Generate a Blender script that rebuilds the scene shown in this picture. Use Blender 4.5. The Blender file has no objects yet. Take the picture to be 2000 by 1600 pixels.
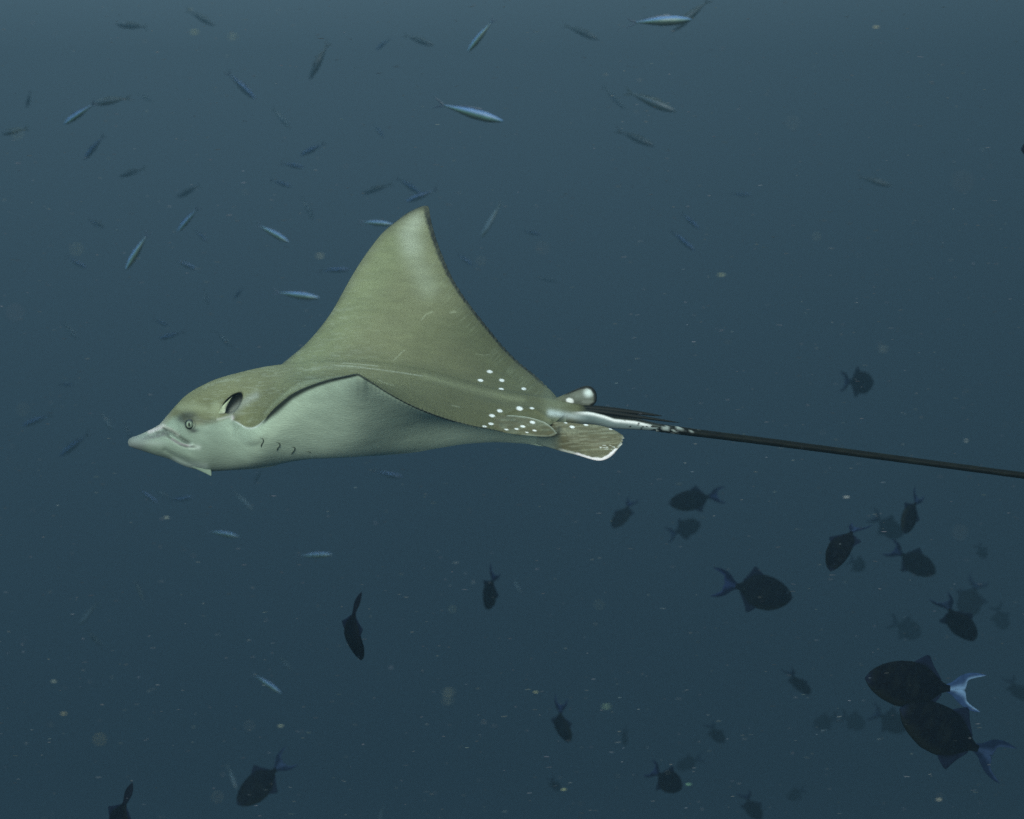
import bpy, math, random
import numpy as np
from mathutils import Vector, Matrix

random.seed(7)
rng = np.random.default_rng(11)
S = bpy.context.scene
COL = S.collection

# ------------------------------------------------------------------ camera
CAMD = 2.5                       # metres from the lens to the middle of the ray
cam_d = bpy.data.cameras.new("camera")
cam = bpy.data.objects.new("camera", cam_d)
COL.objects.link(cam)
cam.location = (0, -CAMD, 0)
cam.rotation_euler = (math.radians(90), 0, 0)
cam_d.sensor_width = 36
cam_d.lens = 45
cam_d.clip_start = 0.05
cam_d.clip_end = 400
cam_d.dof.use_dof = True
cam_d.dof.focus_distance = 2.45
cam_d.dof.aperture_fstop = 5.0
S.camera = cam

# ------------------------------------------------------------------ daylight filtered by the water overhead
SUN_EL, SUN_AZ = math.radians(10), math.radians(-7)   # azimuth measured from behind the camera
WATER_GLOW = [(0.70, 3.4), (1.34, 3.0), (1.86, 2.65)]      # radiance of the open water at eye level per channel, growth upwards
SKY_THROUGH_SURFACE = 0.15
world = bpy.data.worlds.new("World")
S.world = world
world.use_nodes = True
wn = world.node_tree.nodes
wl = world.node_tree.links
bg = wn["Background"]
sky = wn.new("ShaderNodeTexSky")
sky.sky_type = 'NISHITA'
sky.sun_disc = False
sky.sun_elevation = SUN_EL
sky.sun_rotation = math.radians(180) - math.radians(7)
def wmath(op, a, b=None, c=None):
    n = wn.new("ShaderNodeMath"); n.operation = op
    for i, v in enumerate((a, b, c)):
        if v is None: continue
        if hasattr(v, "is_linked"): wl.new(v, n.inputs[i])
        else: n.inputs[i].default_value = v
    return n.outputs[0]
wtc = wn.new("ShaderNodeTexCoord")
wsep = wn.new("ShaderNodeSeparateXYZ")
wl.new(wtc.outputs["Generated"], wsep.inputs[0])
# open sea all round: water glows brighter upwards and towards the sun's side, even exponential fall-off to the deep
wside = wmath('MULTIPLY', wsep.outputs["X"], -0.55)
chan = []
for base, k in WATER_GLOW:
    e = wmath('MULTIPLY_ADD', wsep.outputs["Z"], k, wside)
    chan.append(wmath('MULTIPLY', wmath('POWER', math.e, e), base))
wcomb = wn.new("ShaderNodeCombineColor")
for i in range(3):
    wl.new(chan[i], wcomb.inputs[i])
# the daylight sky, seen only through the window of the surface overhead
wwin = wn.new("ShaderNodeMapRange"); wwin.interpolation_type = 'SMOOTHERSTEP'
wwin.inputs["From Min"].default_value = 0.45; wwin.inputs["From Max"].default_value = 0.95
wwin.inputs["To Min"].default_value = 0.0; wwin.inputs["To Max"].default_value = SKY_THROUGH_SURFACE
wl.new(wsep.outputs["Z"], wwin.inputs["Value"])
wsc = wn.new("ShaderNodeVectorMath"); wsc.operation = 'SCALE'
wl.new(sky.outputs[0], wsc.inputs[0]); wl.new(wwin.outputs[0], wsc.inputs["Scale"])
wadd = wn.new("ShaderNodeVectorMath"); wadd.operation = 'ADD'
wl.new(wsc.outputs[0], wadd.inputs[0]); wl.new(wcomb.outputs[0], wadd.inputs[1])
wl.new(wadd.outputs[0], bg.inputs["Color"])
bg.inputs["Strength"].default_value = 0.10

sun_d = bpy.data.lights.new("sun", 'SUN')
sun = bpy.data.objects.new("sun", sun_d)
COL.objects.link(sun)
to_sun = Vector((math.sin(SUN_AZ) * math.cos(SUN_EL), -math.cos(SUN_AZ) * math.cos(SUN_EL), math.sin(SUN_EL)))
sun.rotation_euler = to_sun.to_track_quat('Z', 'Y').to_euler()
sun_d.energy = 3.6
sun_d.angle = math.radians(25)
sun_d.color = (0.88, 1.0, 0.90)

S.view_settings.view_transform = 'Standard'
S.view_settings.look = 'None'
S.view_settings.exposure = 0.0
S.view_settings.gamma = 1
S.view_settings.use_curve_mapping = False
S.render.engine = 'CYCLES'
S.cycles.use_denoising = False
S.cycles.max_bounces = 8
S.cycles.diffuse_bounces = 3
S.cycles.glossy_bounces = 2
S.cycles.volume_bounces = 3
S.cycles.sample_clamp_indirect = 4
S.cycles.use_adaptive_sampling = False

# ------------------------------------------------------------------ helpers
def P(px, py, d):
    """picture coordinates (2000 x 1600) and a depth beyond the ray's middle -> a point in metres"""
    k = 0.001 * (CAMD + d) / CAMD
    return np.stack([(np.asarray(px, float) - 1000) * k, np.asarray(d, float) + 0 * np.asarray(px, float),
                     (800 - np.asarray(py, float)) * k], -1)

def pchip(keys, col, x):
    k = np.array([(r[0], r[col]) for r in keys], float)
    X, Y = k[:, 0], k[:, 1]
    h = np.diff(X); dl = np.diff(Y) / h
    m = np.zeros_like(X)
    for i in range(1, len(X) - 1):
        if dl[i-1] * dl[i] > 0:
            w1 = 2*h[i] + h[i-1]; w2 = h[i] + 2*h[i-1]
            m[i] = (w1 + w2) / (w1/dl[i-1] + w2/dl[i])
    m[0], m[-1] = dl[0], dl[-1]
    x = np.clip(np.asarray(x, float), X[0], X[-1])
    i = np.clip(np.searchsorted(X, x, 'right') - 1, 0, len(h) - 1)
    t = (x - X[i]) / h[i]
    return ((2*t**3-3*t**2+1)*Y[i] + (t**3-2*t**2+t)*h[i]*m[i] + (-2*t**3+3*t**2)*Y[i+1] + (t**3-t**2)*h[i]*m[i+1])

def sm(a, b, x):
    t = np.clip((np.asarray(x, float) - a) / (b - a), 0, 1)
    return t*t*(3-2*t)

def vnoise(x, y, seed=0):
    """smooth value noise, cell size 1"""
    r = np.random.default_rng(seed).random((64, 64))
    xi, yi = np.floor(x).astype(int), np.floor(y).astype(int)
    fx, fy = x - xi, y - yi
    fx, fy = fx*fx*(3-2*fx), fy*fy*(3-2*fy)
    g = lambda a, b: r[a % 64, b % 64]
    return (g(xi, yi)*(1-fx)+g(xi+1, yi)*fx)*(1-fy) + (g(xi, yi+1)*(1-fx)+g(xi+1, yi+1)*fx)*fy

def segd(px, py, pts):
    """distance to a polyline in the plane, and how far along it (0..1)"""
    best = np.full(np.shape(px), 1e9); par = np.zeros(np.shape(px))
    n = len(pts) - 1
    for i in range(n):
        ax, ay = pts[i][:2]; bx, by = pts[i+1][:2]
        vx, vy = bx-ax, by-ay
        t = np.clip(((px-ax)*vx + (py-ay)*vy) / (vx*vx+vy*vy+1e-9), 0, 1)
        dd = np.hypot(px-ax-t*vx, py-ay-t*vy)
        k = dd < best
        best = np.where(k, dd, best); par = np.where(k, (i+t)/n, par)
    return best, par

def mix(c, col, a):
    a = np.clip(a, 0, 1)[..., None]
    return c*(1-a) + np.array(col, float)*a

def make_mesh(name, V, F, C=None, smooth=True):
    V = np.asarray(V, np.float32).reshape(-1, 3)
    me = bpy.data.meshes.new(name)
    if isinstance(F, np.ndarray):
        me.vertices.add(len(V)); me.vertices.foreach_set("co", V.ravel())
        me.loops.add(F.size); me.loops.foreach_set("vertex_index", F.astype(np.int32).ravel())
        me.polygons.add(len(F))
        me.polygons.foreach_set("loop_start", np.arange(0, F.size, F.shape[1], dtype=np.int32))
        me.update(calc_edges=True)
    else:
        me.from_pydata([tuple(map(float, v)) for v in V], [], [tuple(map(int, f)) for f in F])
    if C is not None:
        ca = me.color_attributes.new("Col", 'FLOAT_COLOR', 'POINT')
        C = np.asarray(C, np.float32).reshape(-1, 3)
        ca.data.foreach_set("color", np.concatenate([C, np.ones((len(C), 1), np.float32)], 1).ravel())
    me.validate(clean_customdata=False)
    me.polygons.foreach_set("use_smooth", [smooth]*len(me.polygons))
    return me

def link(name, me, mat, parent=None, label=None):
    o = bpy.data.objects.new(name, me)
    if mat is not None and not me.materials:
        me.materials.append(mat)
    COL.objects.link(o)
    if parent is not None:
        o.parent = parent
    if label:
        o["label"] = label
    return o

def gridfaces(n, m, closed):
    """quads of an n x m grid (n rows); closed joins the last column to the first"""
    i = np.arange(n-1)[:, None]; j = np.arange(m if closed else m-1)[None, :]
    jn = (j+1) % m
    return np.stack([i*m+j, i*m+jn, (i+1)*m+jn, (i+1)*m+j], -1).reshape(-1, 4)

def resample(pts, n):
    pts = np.array(pts, float)
    # Catmull-Rom through the points, then even arc length
    Q = []
    for i in range(len(pts)-1):
        p0, p1, p2, p3 = pts[max(i-1, 0)], pts[i], pts[i+1], pts[min(i+2, len(pts)-1)]
        for t in np.linspace(0, 1, 12, endpoint=False):
            Q.append(0.5*((2*p1)+(-p0+p2)*t+(2*p0-5*p1+4*p2-p3)*t*t+(-p0+3*p1-3*p2+p3)*t**3))
    Q.append(pts[-1]); Q = np.array(Q)
    s = np.concatenate([[0], np.cumsum(np.linalg.norm(np.diff(Q, axis=0), axis=1))])
    t = np.linspace(0, s[-1], n)
    return np.stack([np.interp(t, s, Q[:, k]) for k in range(Q.shape[1])], -1)

def shell(A, B, n, m, thick, bulge=0.0, conv=None, colf=None, axis=1, edge=0.12, rip=None):
    """closed thin solid between edge curves A and B (points of 3 numbers). thick = half thickness along axis."""
    A = resample(A, n); B = resample(B, n)
    v = np.linspace(0, 1, m)[None, :, None]
    M = A[:, None]*(1-v) + B[:, None]*v
    u = np.linspace(0, 1, n)[:, None]; vv = v[..., 0]
    if rip is not None:
        M = rip(M, u, vv)
    prof = (np.clip(4*vv*(1-vv), 0, 1)**0.5)*(1-edge) + edge
    prof = prof*(1-0.75*u)*np.clip((1-u)*18, 0.15, 1)
    off = np.zeros_like(M); off[..., axis] = thick*prof
    bl = np.zeros_like(M); bl[..., axis] = -bulge*np.sin(math.pi*vv)*(1-0.5*u)
    top, bot = M+bl-off, M+bl+off
    C = None
    if colf is not None:
        C = np.concatenate([colf(top[..., 0], top[..., 1 if axis == 2 else 1], M).reshape(-1, 3)]*2)
    if conv is not None:
        top, bot = conv(top), conv(bot)
    V = np.concatenate([top.reshape(-1, 3), bot.reshape(-1, 3)])
    f = gridfaces(n, m, False)
    F = [tuple(q) for q in f] + [tuple(q[::-1] + n*m) for q in f]
    ring = [i*m for i in range(n)] + [(n-1)*m+j for j in range(1, m)] + [i*m+m-1 for i in range(n-2, -1, -1)] + list(range(m-2, 0, -1))
    for a, b in zip(ring, ring[1:]+ring[:1]):
        F.append((a, b, b+n*m, a+n*m))
    return V, F, C

def tube(pts, rad, k=10, flat=1.0):
    """capped tube along points in metres"""
    pts = np.array(pts, float); n = len(pts)
    V = []
    for i in range(n):
        t = pts[min(i+1, n-1)] - pts[max(i-1, 0)]; t /= np.linalg.norm(t)+1e-12
        a = np.cross(t, (0, 1, 0)); a /= np.linalg.norm(a)+1e-12
        b = np.cross(t, a)
        for j in range(k):
            w = 2*math.pi*j/k
            V.append(pts[i] + rad[i]*(math.cos(w)*a + flat*math.sin(w)*b))
    F = [tuple(q) for q in gridfaces(n, k, True)]
    F.append(tuple(range(k-1, -1, -1))); F.append(tuple((n-1)*k+j for j in range(k)))
    return np.array(V), F

# ------------------------------------------------------------------ materials
def nodemat(name):
    m = bpy.data.materials.new(name); m.use_nodes = True
    return m, m.node_tree.nodes, m.node_tree.links, m.node_tree.nodes["Principled BSDF"]

def skin_material(name, rough=0.5, spec=0.35, mott=0.11, scale=40, bump=0.0015, flecks=0.0):
    m, n, l, b = nodemat(name)
    at = n.new("ShaderNodeAttribute"); at.attribute_name = "Col"
    tc = n.new("ShaderNodeTexCoord")
    mp = n.new("ShaderNodeMapping"); mp.inputs["Scale"].default_value = (0.45, 1.0, 1.0)
    l.new(tc.outputs["Object"], mp.inputs[0])
    n1 = n.new("ShaderNodeTexNoise"); n1.inputs["Scale"].default_value = scale; n1.inputs["Detail"].default_value = 7
    n1.inputs["Roughness"].default_value = 0.62
    l.new(mp.outputs[0], n1.inputs["Vector"])
    mr = n.new("ShaderNodeMapRange"); mr.inputs["From Min"].default_value = 0.3; mr.inputs["From Max"].default_value = 0.7
    mr.inputs["To Min"].default_value = 1-mott; mr.inputs["To Max"].default_value = 1+mott
    l.new(n1.outputs["Fac"], mr.inputs["Value"])
    vm = n.new("ShaderNodeVectorMath"); vm.operation = 'SCALE'
    l.new(at.outputs["Color"], vm.inputs[0]); l.new(mr.outputs[0], vm.inputs["Scale"])
    l.new(vm.outputs[0], b.inputs["Base Color"])
    n2 = n.new("ShaderNodeTexNoise"); n2.inputs["Scale"].default_value = scale*7; n2.inputs["Detail"].default_value = 4
    l.new(mp.outputs[0], n2.inputs["Vector"])
    bp = n.new("ShaderNodeBump"); bp.inputs["Strength"].default_value = 0.5; bp.inputs["Distance"].default_value = bump
    l.new(n2.outputs["Fac"], bp.inputs["Height"]); l.new(bp.outputs[0], b.inputs["Normal"])
    b.inputs["Roughness"].default_value = rough
    b.inputs["Specular IOR Level"].default_value = spec
    return m

def plain_material(name, c, rough=0.5, spec=0.4, metal=0.0):
    m, n, l, b = nodemat(name)
    nz = n.new("ShaderNodeTexNoise"); nz.inputs["Scale"].default_value = 30
    mx = n.new("ShaderNodeMix"); mx.data_type = 'RGBA'
    mx.inputs["A"].default_value = (*[v*0.8 for v in c], 1); mx.inputs["B"].default_value = (*[min(1, v*1.2) for v in c], 1)
    l.new(nz.outputs["Fac"], mx.inputs["Factor"]); l.new(mx.outputs["Result"], b.inputs["Base Color"])
    b.inputs["Roughness"].default_value = rough; b.inputs["Specular IOR Level"].default_value = spec
    b.inputs["Metallic"].default_value = metal
    return m

RAY = skin_material("ray skin", 0.5, 0.25)
TAIL = skin_material("tail skin", 0.55, 0.08)
DARK = plain_material("black skin", (0.006, 0.007, 0.006), 0.5, 0.15)
FISH = skin_material("triggerfish skin", 0.7, 0.04, 0.25, 25, 0.001)
FUS = skin_material("fusilier skin", 0.35, 0.6, 0.1, 20, 0.0005)

# ------------------------------------------------------------------ the water as a body of haze
hb = [(-45, -4.2, -8.0), (45, 26, 8.0)]
hv = [(x, y, z) for x in (hb[0][0], hb[1][0]) for y in (hb[0][1], hb[1][1]) for z in (hb[0][2], hb[1][2])]
hf = [(0, 1, 3, 2), (4, 6, 7, 5), (0, 4, 5, 1), (2, 3, 7, 6), (0, 2, 6, 4), (1, 5, 7, 3)]
hm = bpy.data.materials.new("haze"); hm.use_nodes = True
hm.node_tree.nodes.clear()
ho = hm.node_tree.nodes.new("ShaderNodeOutputMaterial")
pv = hm.node_tree.nodes.new("ShaderNodeVolumePrincipled")
pv.inputs["Color"].default_value = (0.06, 0.11, 0.155, 1)
pv.inputs["Density"].default_value = 0.064
pv.inputs["Anisotropy"].default_value = 0.0
hm.node_tree.links.new(pv.outputs[0], ho.inputs["Volume"])
haze = link("haze", make_mesh("haze", hv, hf, smooth=False), hm)
haze["kind"] = "stuff"
haze["label"] = "deep blue-green sea water fading everything far away"
# ------------------------------------------------------------------ the eagle ray: outlines (u, picture y, ...)
RIDGE = [(250,862),(251.5,858.5),(256,855),(270,850),(292,840),(310,830),(327,811),(345,790.5),(360,775),(380,761),(400,750.5),(420,741.5),
         (445,733.5),(470,727),(495,721),(520,716),(545,712.5),(600,708.5),(650,706),(700,706),(750,709.5),(800,717),(850,728),
         (900,741),(950,754.5),(1000,766),(1050,775),(1085,779.5),(1110,785),(1150,794),(1195,805),(1238,815),(1282,826.5),(1305,830)]
BELLY = [(250,866),(251.5,870.5),(254,872.5),(260,875),(282,882),(307,890),(325,895),(340,901),(355,908.5),(370,914),(390,918.5),(412,921),(430,920),
         (445,919),(495,916),(532,911),(552,905.5),(582,900),(610,896.5),(660,893.5),(720,891),(800,885),(860,875),(914,867),
         (968,864),(1022,866.5),(1063,872),(1080,868),(1098,851),(1112,833),(1150,829.5),(1195,837),(1238,839),(1282,842),(1305,845)]
NEAR = [  # u, y of the near edge (side of the head, then the edge of the near wing, then the side of the tail), depth
 (250,864,-.003),(256,864.5,-.016),(270,865,-.028),(300,867,-.042),(330,864,-.052),(371,850,-.068),(410,838,-.08),(440,826,-.089),
 (453,821,-.094),(462,825,-.107),(472,831,-.12),(481,836,-.132),(490,837,-.144),(500,834,-.156),(515,822,-.175),(530,804,-.195),
 (545,789.5,-.214),(570,771,-.245),(600,756.5,-.28),(630,746,-.318),(650,740.5,-.345),(680,734.3,-.388),(692,732,-.406),(698,731.3,-.415),(701,732.2,-.4145),
 (708,736.5,-.41),(720,744,-.392),(740,757,-.366),(760,769.5,-.342),(800,791,-.302),(850,811.5,-.262),(900,827,-.226),(950,838,-.192),
 (1000,845,-.158),(1030,844,-.134),(1060,837,-.105),(1085,824,-.068),(1105,810,-.036),(1125,811,-.026),(1150,811.5,-.02),
 (1195,821,-.0145),(1238,827,-.011),(1282,834.5,-.0085),(1305,837.5,-.008)]
FAR = [
 (250,864,.003),(256,864.5,.016),(270,865,.028),(300,867,.042),(330,864,.052),(371,850,.068),(410,838,.08),(440,826,.089),
 (455,818,.096),(480,795,.115),(510,757,.14),(535,727,.16),(549,713,.172),(570,695,.19),(593,674.5,.207),(624,640,.233),(649,606,.255),
 (667,575,.272),(686,541,.29),(701.5,516,.304),(723,485,.325),(748,454,.35),(773,433,.375),(797.6,415,.40),(816,406,.418),(829,402,.43),
 (835,402,.435),(838,407,.434),(840,420,.43),(844,439,.422),(853,470,.408),(866,504,.392),(881,538,.372),(903,575,.346),(928,609,.318),
 (952.6,640,.288),(983.6,677.6,.248),(1011,705.5,.21),(1042.5,731,.16),(1070,757,.105),(1085,773,.07),(1098,790,.045),(1112,806,.03),
 (1150,811.5,.02),(1195,821,.0145),(1238,827,.011),(1282,834.5,.0085),(1305,837.5,.008)]
WING = [(250,0),(440,0),(456,.25),(470,.75),(485,1),(600,1),(1060,1),(1085,.85),(1112,.1),(1130,0),(1305,0)]
HALFW = [(250,.09),(455,.1),(600,.115),(800,.105),(950,.08),(1040,.055),(1100,.04),(1305,.03)]
SAGN = [(440,0),(520,0),(560,6),(640,24),(700,34),(760,22),(820,8),(880,0),(1305,0)]
SAGF = [(480,0),(550,8),(600,13),(750,14),(830,9),(900,2),(950,0),(1305,0)]

us = np.concatenate([250+5*np.linspace(0, 1, 9)**2, np.arange(256, 626, 1.0), np.arange(626, 820, 1.6), np.arange(820, 868, 0.8),
                     np.arange(868, 930, 1.2), np.arange(930, 1115, 1.0), np.arange(1115, 1306, 1.6)])
us = np.unique(us)
NU = len(us)
yR, yB = pchip(RIDGE, 1, us), pchip(BELLY, 1, us)
yN, dN = pchip(NEAR, 1, us), pchip(NEAR, 2, us)
yF, dF = pchip(FAR, 1, us), pchip(FAR, 2, us)
# fine serration of the trailing edges
ser = (np.abs(((us*0.123+0.35*vnoise(us*.03, us*0, 3)) % 1)-.5)*2-.5) + 0.6*(vnoise(us*.45, us*0, 4)-.5)
serF = ser*1.9*sm(842, 870, us)*(1-sm(1060, 1082, us))
serN = ser*0.9*sm(715, 735, us)*(1-sm(960, 985, us))
W, HW = pchip(WING, 1, us), pchip(HALFW, 1, us)
sN, sF = pchip(SAGN, 1, us), pchip(SAGF, 1, us)

def half(yE, dE, sag, n, power, hidden):
    """dorsal and ventral half curves from the ridge / belly (f=0) to the edge (f=1)"""
    f = np.linspace(0, 1, n)[None, :]
    f = f - 0.12*np.sin(2*math.pi*f)/(2*math.pi)*1.5
    a = f*math.pi/2
    w = W[:, None]
    R, B, E, D, s = yR[:, None], yB[:, None], yE[:, None], dE[:, None], sag[:, None]
    f0 = np.minimum(.75, HW[:, None]/np.abs(D))
    cr = 1-(1-f)**2
    if hidden:      # far wing: depth and sag follow the height above the ridge, so the blade is one smooth sheet
        hs = np.maximum((R-E)*f**power, 0)
        k = sm(540, 800, us)[:, None]*(1-sm(890, 1085, us)[:, None])
        wingdep = f*D*(1-k) + .435*(hs/322)**.8*k
        D = D*(1-k) + .435*(np.maximum(R-E, 1)/322)**.8*k
        f0 = np.minimum(.75, HW[:, None]/np.abs(D))
        sagt = s*(hs/26)*np.exp(1-hs/26)*k + s*np.sin(math.pi*f**.7)**2*(1-k)
        dep = D*np.sin(a)*(1-w) + wingdep*w
        yd_w = R + (E-R)*f**power + sagt
    else:
        dep = (D*(np.sin(a)*(1-w) + f*w))
        yd_w = R + (E-R)*f**power + s*np.sin(math.pi*f**.7)**2
    yd_h = E + (R-E)*np.cos(a)
    yd = yd_h*(1-w) + yd_w*w
    if hidden:
        g = .84*np.exp(-(f/f0)**2)*(1-f**3) + .16*(1-f)
    else:
        gm = (.10 + .28*sm(480, 900, us))[:, None]
        g = gm*np.exp(-(f/f0)**2)*(1-f**3) + (1-gm)*(1-f)
        kf = (1-sm(430, 1000, us))[:, None]*.8
        g = g*(1-kf) + kf*(1-f*f)**.75
    yv_w = yd_w + (B-R)*g
    yv_h = E + (B-E)*np.cos(a)
    yv = yv_h*(1-w) + yv_w*w
    # edge meets exactly
    return dep, yd, yv, f
ND, NF = 190, 150
depN, ydN, yvN, fN = half(yN, dN, sN, ND, 1.45, False)
ydN = ydN + serN[:, None]*sm(.9, 1, fN); yvN = yvN + serN[:, None]*sm(.9, 1, fN)
def usmooth(A, sig, cols):
    """smooth the sheet along the body so no section shows as a rib"""
    x = np.arange(us[0], us[-1]+.5, .5); g = np.exp(-.5*(np.arange(-int(6*sig), int(6*sig)+1)/(2*sig))**2); g /= g.sum()
    out = A.copy()
    for c in range(A.shape[1]):
        if cols[c] <= 0: continue
        y = np.interp(x, us, A[:, c]); yp = np.pad(y, len(g)//2, mode='edge')
        out[:, c] = A[:, c]*(1-cols[c]) + cols[c]*np.interp(us, x, np.convolve(yp, g, 'valid'))
    return out
cw = (1-sm(.80, .97, fN[0]))*sm(0, .06, fN[0])
uw = (sm(395, 425, us)*(1-sm(1060, 1090, us)))[:, None]
depN = depN*(1-uw) + uw*usmooth(depN, 22, cw)
yvN = yvN*(1-uw) + uw*usmooth(yvN, 22, cw)
ydN = ydN*(1-uw) + uw*usmooth(ydN, 6, cw)
depF, ydF, yvF, fF = half(yF, dF, sF, NF, 1.2, True)
ydF = ydF + serF[:, None]*sm(.93, 1, fF); yvF = yvF + serF[:, None]*sm(.93, 1, fF)
# loop: far edge -> ridge -> near edge -> belly -> back to the far edge
segs = [(depF[:, ::-1][:, :-1], ydF[:, ::-1][:, :-1]), (depN[:, :-1], ydN[:, :-1]), (depN[:, ::-1][:, :-1], yvN[:, ::-1][:, :-1]), (depF[:, :-1], yvF[:, :-1])]
DEP = np.concatenate([s[0] for s in segs], 1); PY = np.concatenate([s[1] for s in segs], 1)
PX = np.repeat(us[:, None], DEP.shape[1], 1)
M = DEP.shape[1]
idx = np.arange(M)
near = (idx >= NF-1) & (idx < NF-1+2*(ND-1))
dors = idx < NF-1+ND-1
NEARM = np.repeat(near[None], NU, 0); DORS = np.repeat(dors[None], NU, 0)
sgn = np.where(NEARM, -1.0, 1.0)            # towards the camera on the near side, away on the far side
head = 1-sm(455, 520, PX)

# ---- relief of the head (mirrored on the far side)
rel = np.zeros_like(PX)                     # metres outward
def gauss(cx, cy, rx, ry, ang=0):
    c, s = math.cos(math.radians(ang)), math.sin(math.radians(ang))
    x, y = PX-cx, PY-cy
    return np.exp(-(((x*c+y*s)/rx)**2 + ((-x*s+y*c)/ry)**2))
rel += .007*gauss(371, 826, 20, 18)                         # bulge round the eye
rel += .004*gauss(363, 806, 24, 11, 10)                     # brow
rel -= .004*gauss(345, 832, 12, 16)
xs, ys = (PX-456)*.66-(PY-787)*.75, (PX-456)*.75+(PY-787)*.66
SPI = 1-sm(.72, 1.12, np.hypot(xs/25, ys/(13.5-.12*xs)))
rel -= .020*SPI                                              # spiracle
rel += .005*gauss(424, 792, 12, 16, 0)
rel += .004*gauss(482, 795, 12, 34, 35)*(1-sm(476, 500, PX)*0)
rel -= .0035*gauss(505, 775, 40, 5, -32)                    # furrow behind the spiracle
GROOVE = [(318,838.5),(333,842.5),(346,851.5),(357,860),(368,866)]
d_gr, t_gr = segd(PX, PY, GROOVE)
rel -= .0045*np.exp(-(d_gr/4.2)**2)
FOLD = [(326,853),(340,862),(352,870),(366,874),(380,875)]
d_fo, t_fo = segd(PX, PY, FOLD)
rel += .003*np.exp(-(segd(PX, PY, [(330,850),(345,859),(360,867),(374,870)])[0]/4)**2)
rel -= .0022*np.exp(-(d_fo/2.6)**2)
rel -= .003*np.exp(-(segd(PX, PY, [(322,880),(345,893),(368,905),(392,917)])[0]/4.5)**2)    # corner of the jaw
rel += .003*gauss(370, 893, 30, 8, 25)
rel -= .004*gauss(300, 838, 26, 7, -28)*0
rel += .002*gauss(284, 862, 22, 10, -15)
rel *= head
# shoulder muscle and wing folds on the near wing
wf = (1-head)*DORS
rel2 = np.zeros_like(PX)
depth_dir_y = 0*PX
PYo = PY.copy()
ridge2 = np.exp(-(segd(PX, PY, [(985,809),(1014,797),(1045,799),(1076,820)])[0]/4)**2)*DORS*NEARM
rel2 += .004*ridge2
sub = 1-sm(0, 1, (np.abs(DEP) < .01).astype(float))
DEP = DEP + sgn*rel*sm(0, .02, np.abs(DEP)) + sgn*rel2
# gentle unevenness of the skin
und = (vnoise(PX*.03, DEP*18+PY*.02, 8)-.5)*1.2 + (vnoise(PX*.08, PY*.05+DEP*10, 9)-.5)*.4
PY = PY + und*(.5*sm(0, .03, np.abs(DEP)))*np.where(DORS, 1, .8)*W[:, None]*np.minimum(1, (1-np.concatenate([fF[:, ::-1][:, :-1], fN[:, :-1], fN[:, ::-1][:, :-1], fF[:, :-1]], 1))*6)

FR1 = np.concatenate([fF[:, ::-1][:, :-1], fN[:, :-1], fN[:, ::-1][:, :-1], fF[:, :-1]], 1) + 0*PX

# ---- pigment
OL = (0.225, 0.222, 0.135); OLD = (0.17, 0.172, 0.095); PALE = (0.68, 0.80, 0.62); BLK = (0.012, 0.014, 0.011); WHT = (0.95, 0.93, 0.93)
def ray_paint(PX, PY, dorsal, nearm, wing):
    C = np.zeros(PX.shape + (3,))
    C[:] = OL
    m1 = vnoise(PX*.012, PY*.02, 21); m2 = vnoise(PX*.05, PY*.09, 22); m3 = vnoise(PX*.2, PY*.35, 23)
    C = mix(C, OLD, .55*sm(.35, .9, m1))
    C = mix(C, (.28, .29, .18), .20*sm(.5, .95, m2))
    C = mix(C, (.30, .31, .20), .10*sm(.62, .95, m3))
    # darker toward the rear of both wings and of the back
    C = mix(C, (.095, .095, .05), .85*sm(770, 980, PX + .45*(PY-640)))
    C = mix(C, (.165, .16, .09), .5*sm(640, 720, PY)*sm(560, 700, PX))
    # paler front part of the far wing
    C = mix(C, (.275, .30, .18), .6*np.exp(-(segd(PX, PY, [(770,480),(700,580),(640,660),(600,700)])[0]/42)**2))
    C = mix(C, (.13, .14, .08), .45*np.exp(-(segd(PX, PY, [(915,640),(960,700),(1010,745)])[0]/32)**2))
    return C*np.array((.85, .86, .74))
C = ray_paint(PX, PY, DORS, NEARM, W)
yDem = pchip([(250,858),(300,837),(320,829),(340,815),(352,812),(360,822),(385,829),(405,826),(430,819),(452,813),(458,816),(520,850)], 1, PX)
hd = 1-sm(447, 462, PX)
dem = sm(-8, 9, PY-yDem + 3*(vnoise(PX*.15, PY*.15, 31)-.5))
ventral = np.where(PX < 455, np.maximum(dem, 0), np.where(DORS, 0, 1.0))
ventral = np.where(PX > 1105, 0.0, ventral)
vt = PALE
Cv = np.zeros_like(C); Cv[:] = PALE
Cv = mix(Cv, (.63, .75, .57), .5*sm(.35, .8, vnoise(PX*.01, PY*.02, 33)))
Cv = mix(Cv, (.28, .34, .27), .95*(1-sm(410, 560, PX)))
Cv = mix(Cv, (.60, .68, .60), .8*np.exp(-(segd(PX, PY, [(340,900),(365,908),(400,912)])[0]/7)**2))
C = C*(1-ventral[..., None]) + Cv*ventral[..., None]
HD = 1-sm(470, 500, PX)
sn = (1-sm(300, 345, PX))
C = mix(C, (.42, .44, .42), .75*sn*(1-dem))                                      # grey top of the snout
C = mix(C, (.17, .18, .17), .85*np.exp(-((PY-850-(310-PX)*.22)/6.5)**2)*(1-sm(318, 340, PX))*sm(262, 288, PX)*(.6+.8*vnoise(PX*.3, PY*.5, 87)))
C = mix(C, (.34, .37, .34), .5*np.exp(-((PY-866)/7)**2)*(1-sm(300, 345, PX)))
C = mix(C, (.24, .26, .25), .75*(1-sm(262, 296, PX)))
C = mix(C, (.62, .54, .54), .85*np.exp(-(segd(PX, PY, [(292,843),(306,838),(318,833)])[0]/4.5)**2))    # pink skin above the snout
C = mix(C, (.66, .66, .58), .7*np.exp(-(segd(PX, PY, [(318,832),(335,840),(348,850)])[0]/3)**2))
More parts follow.
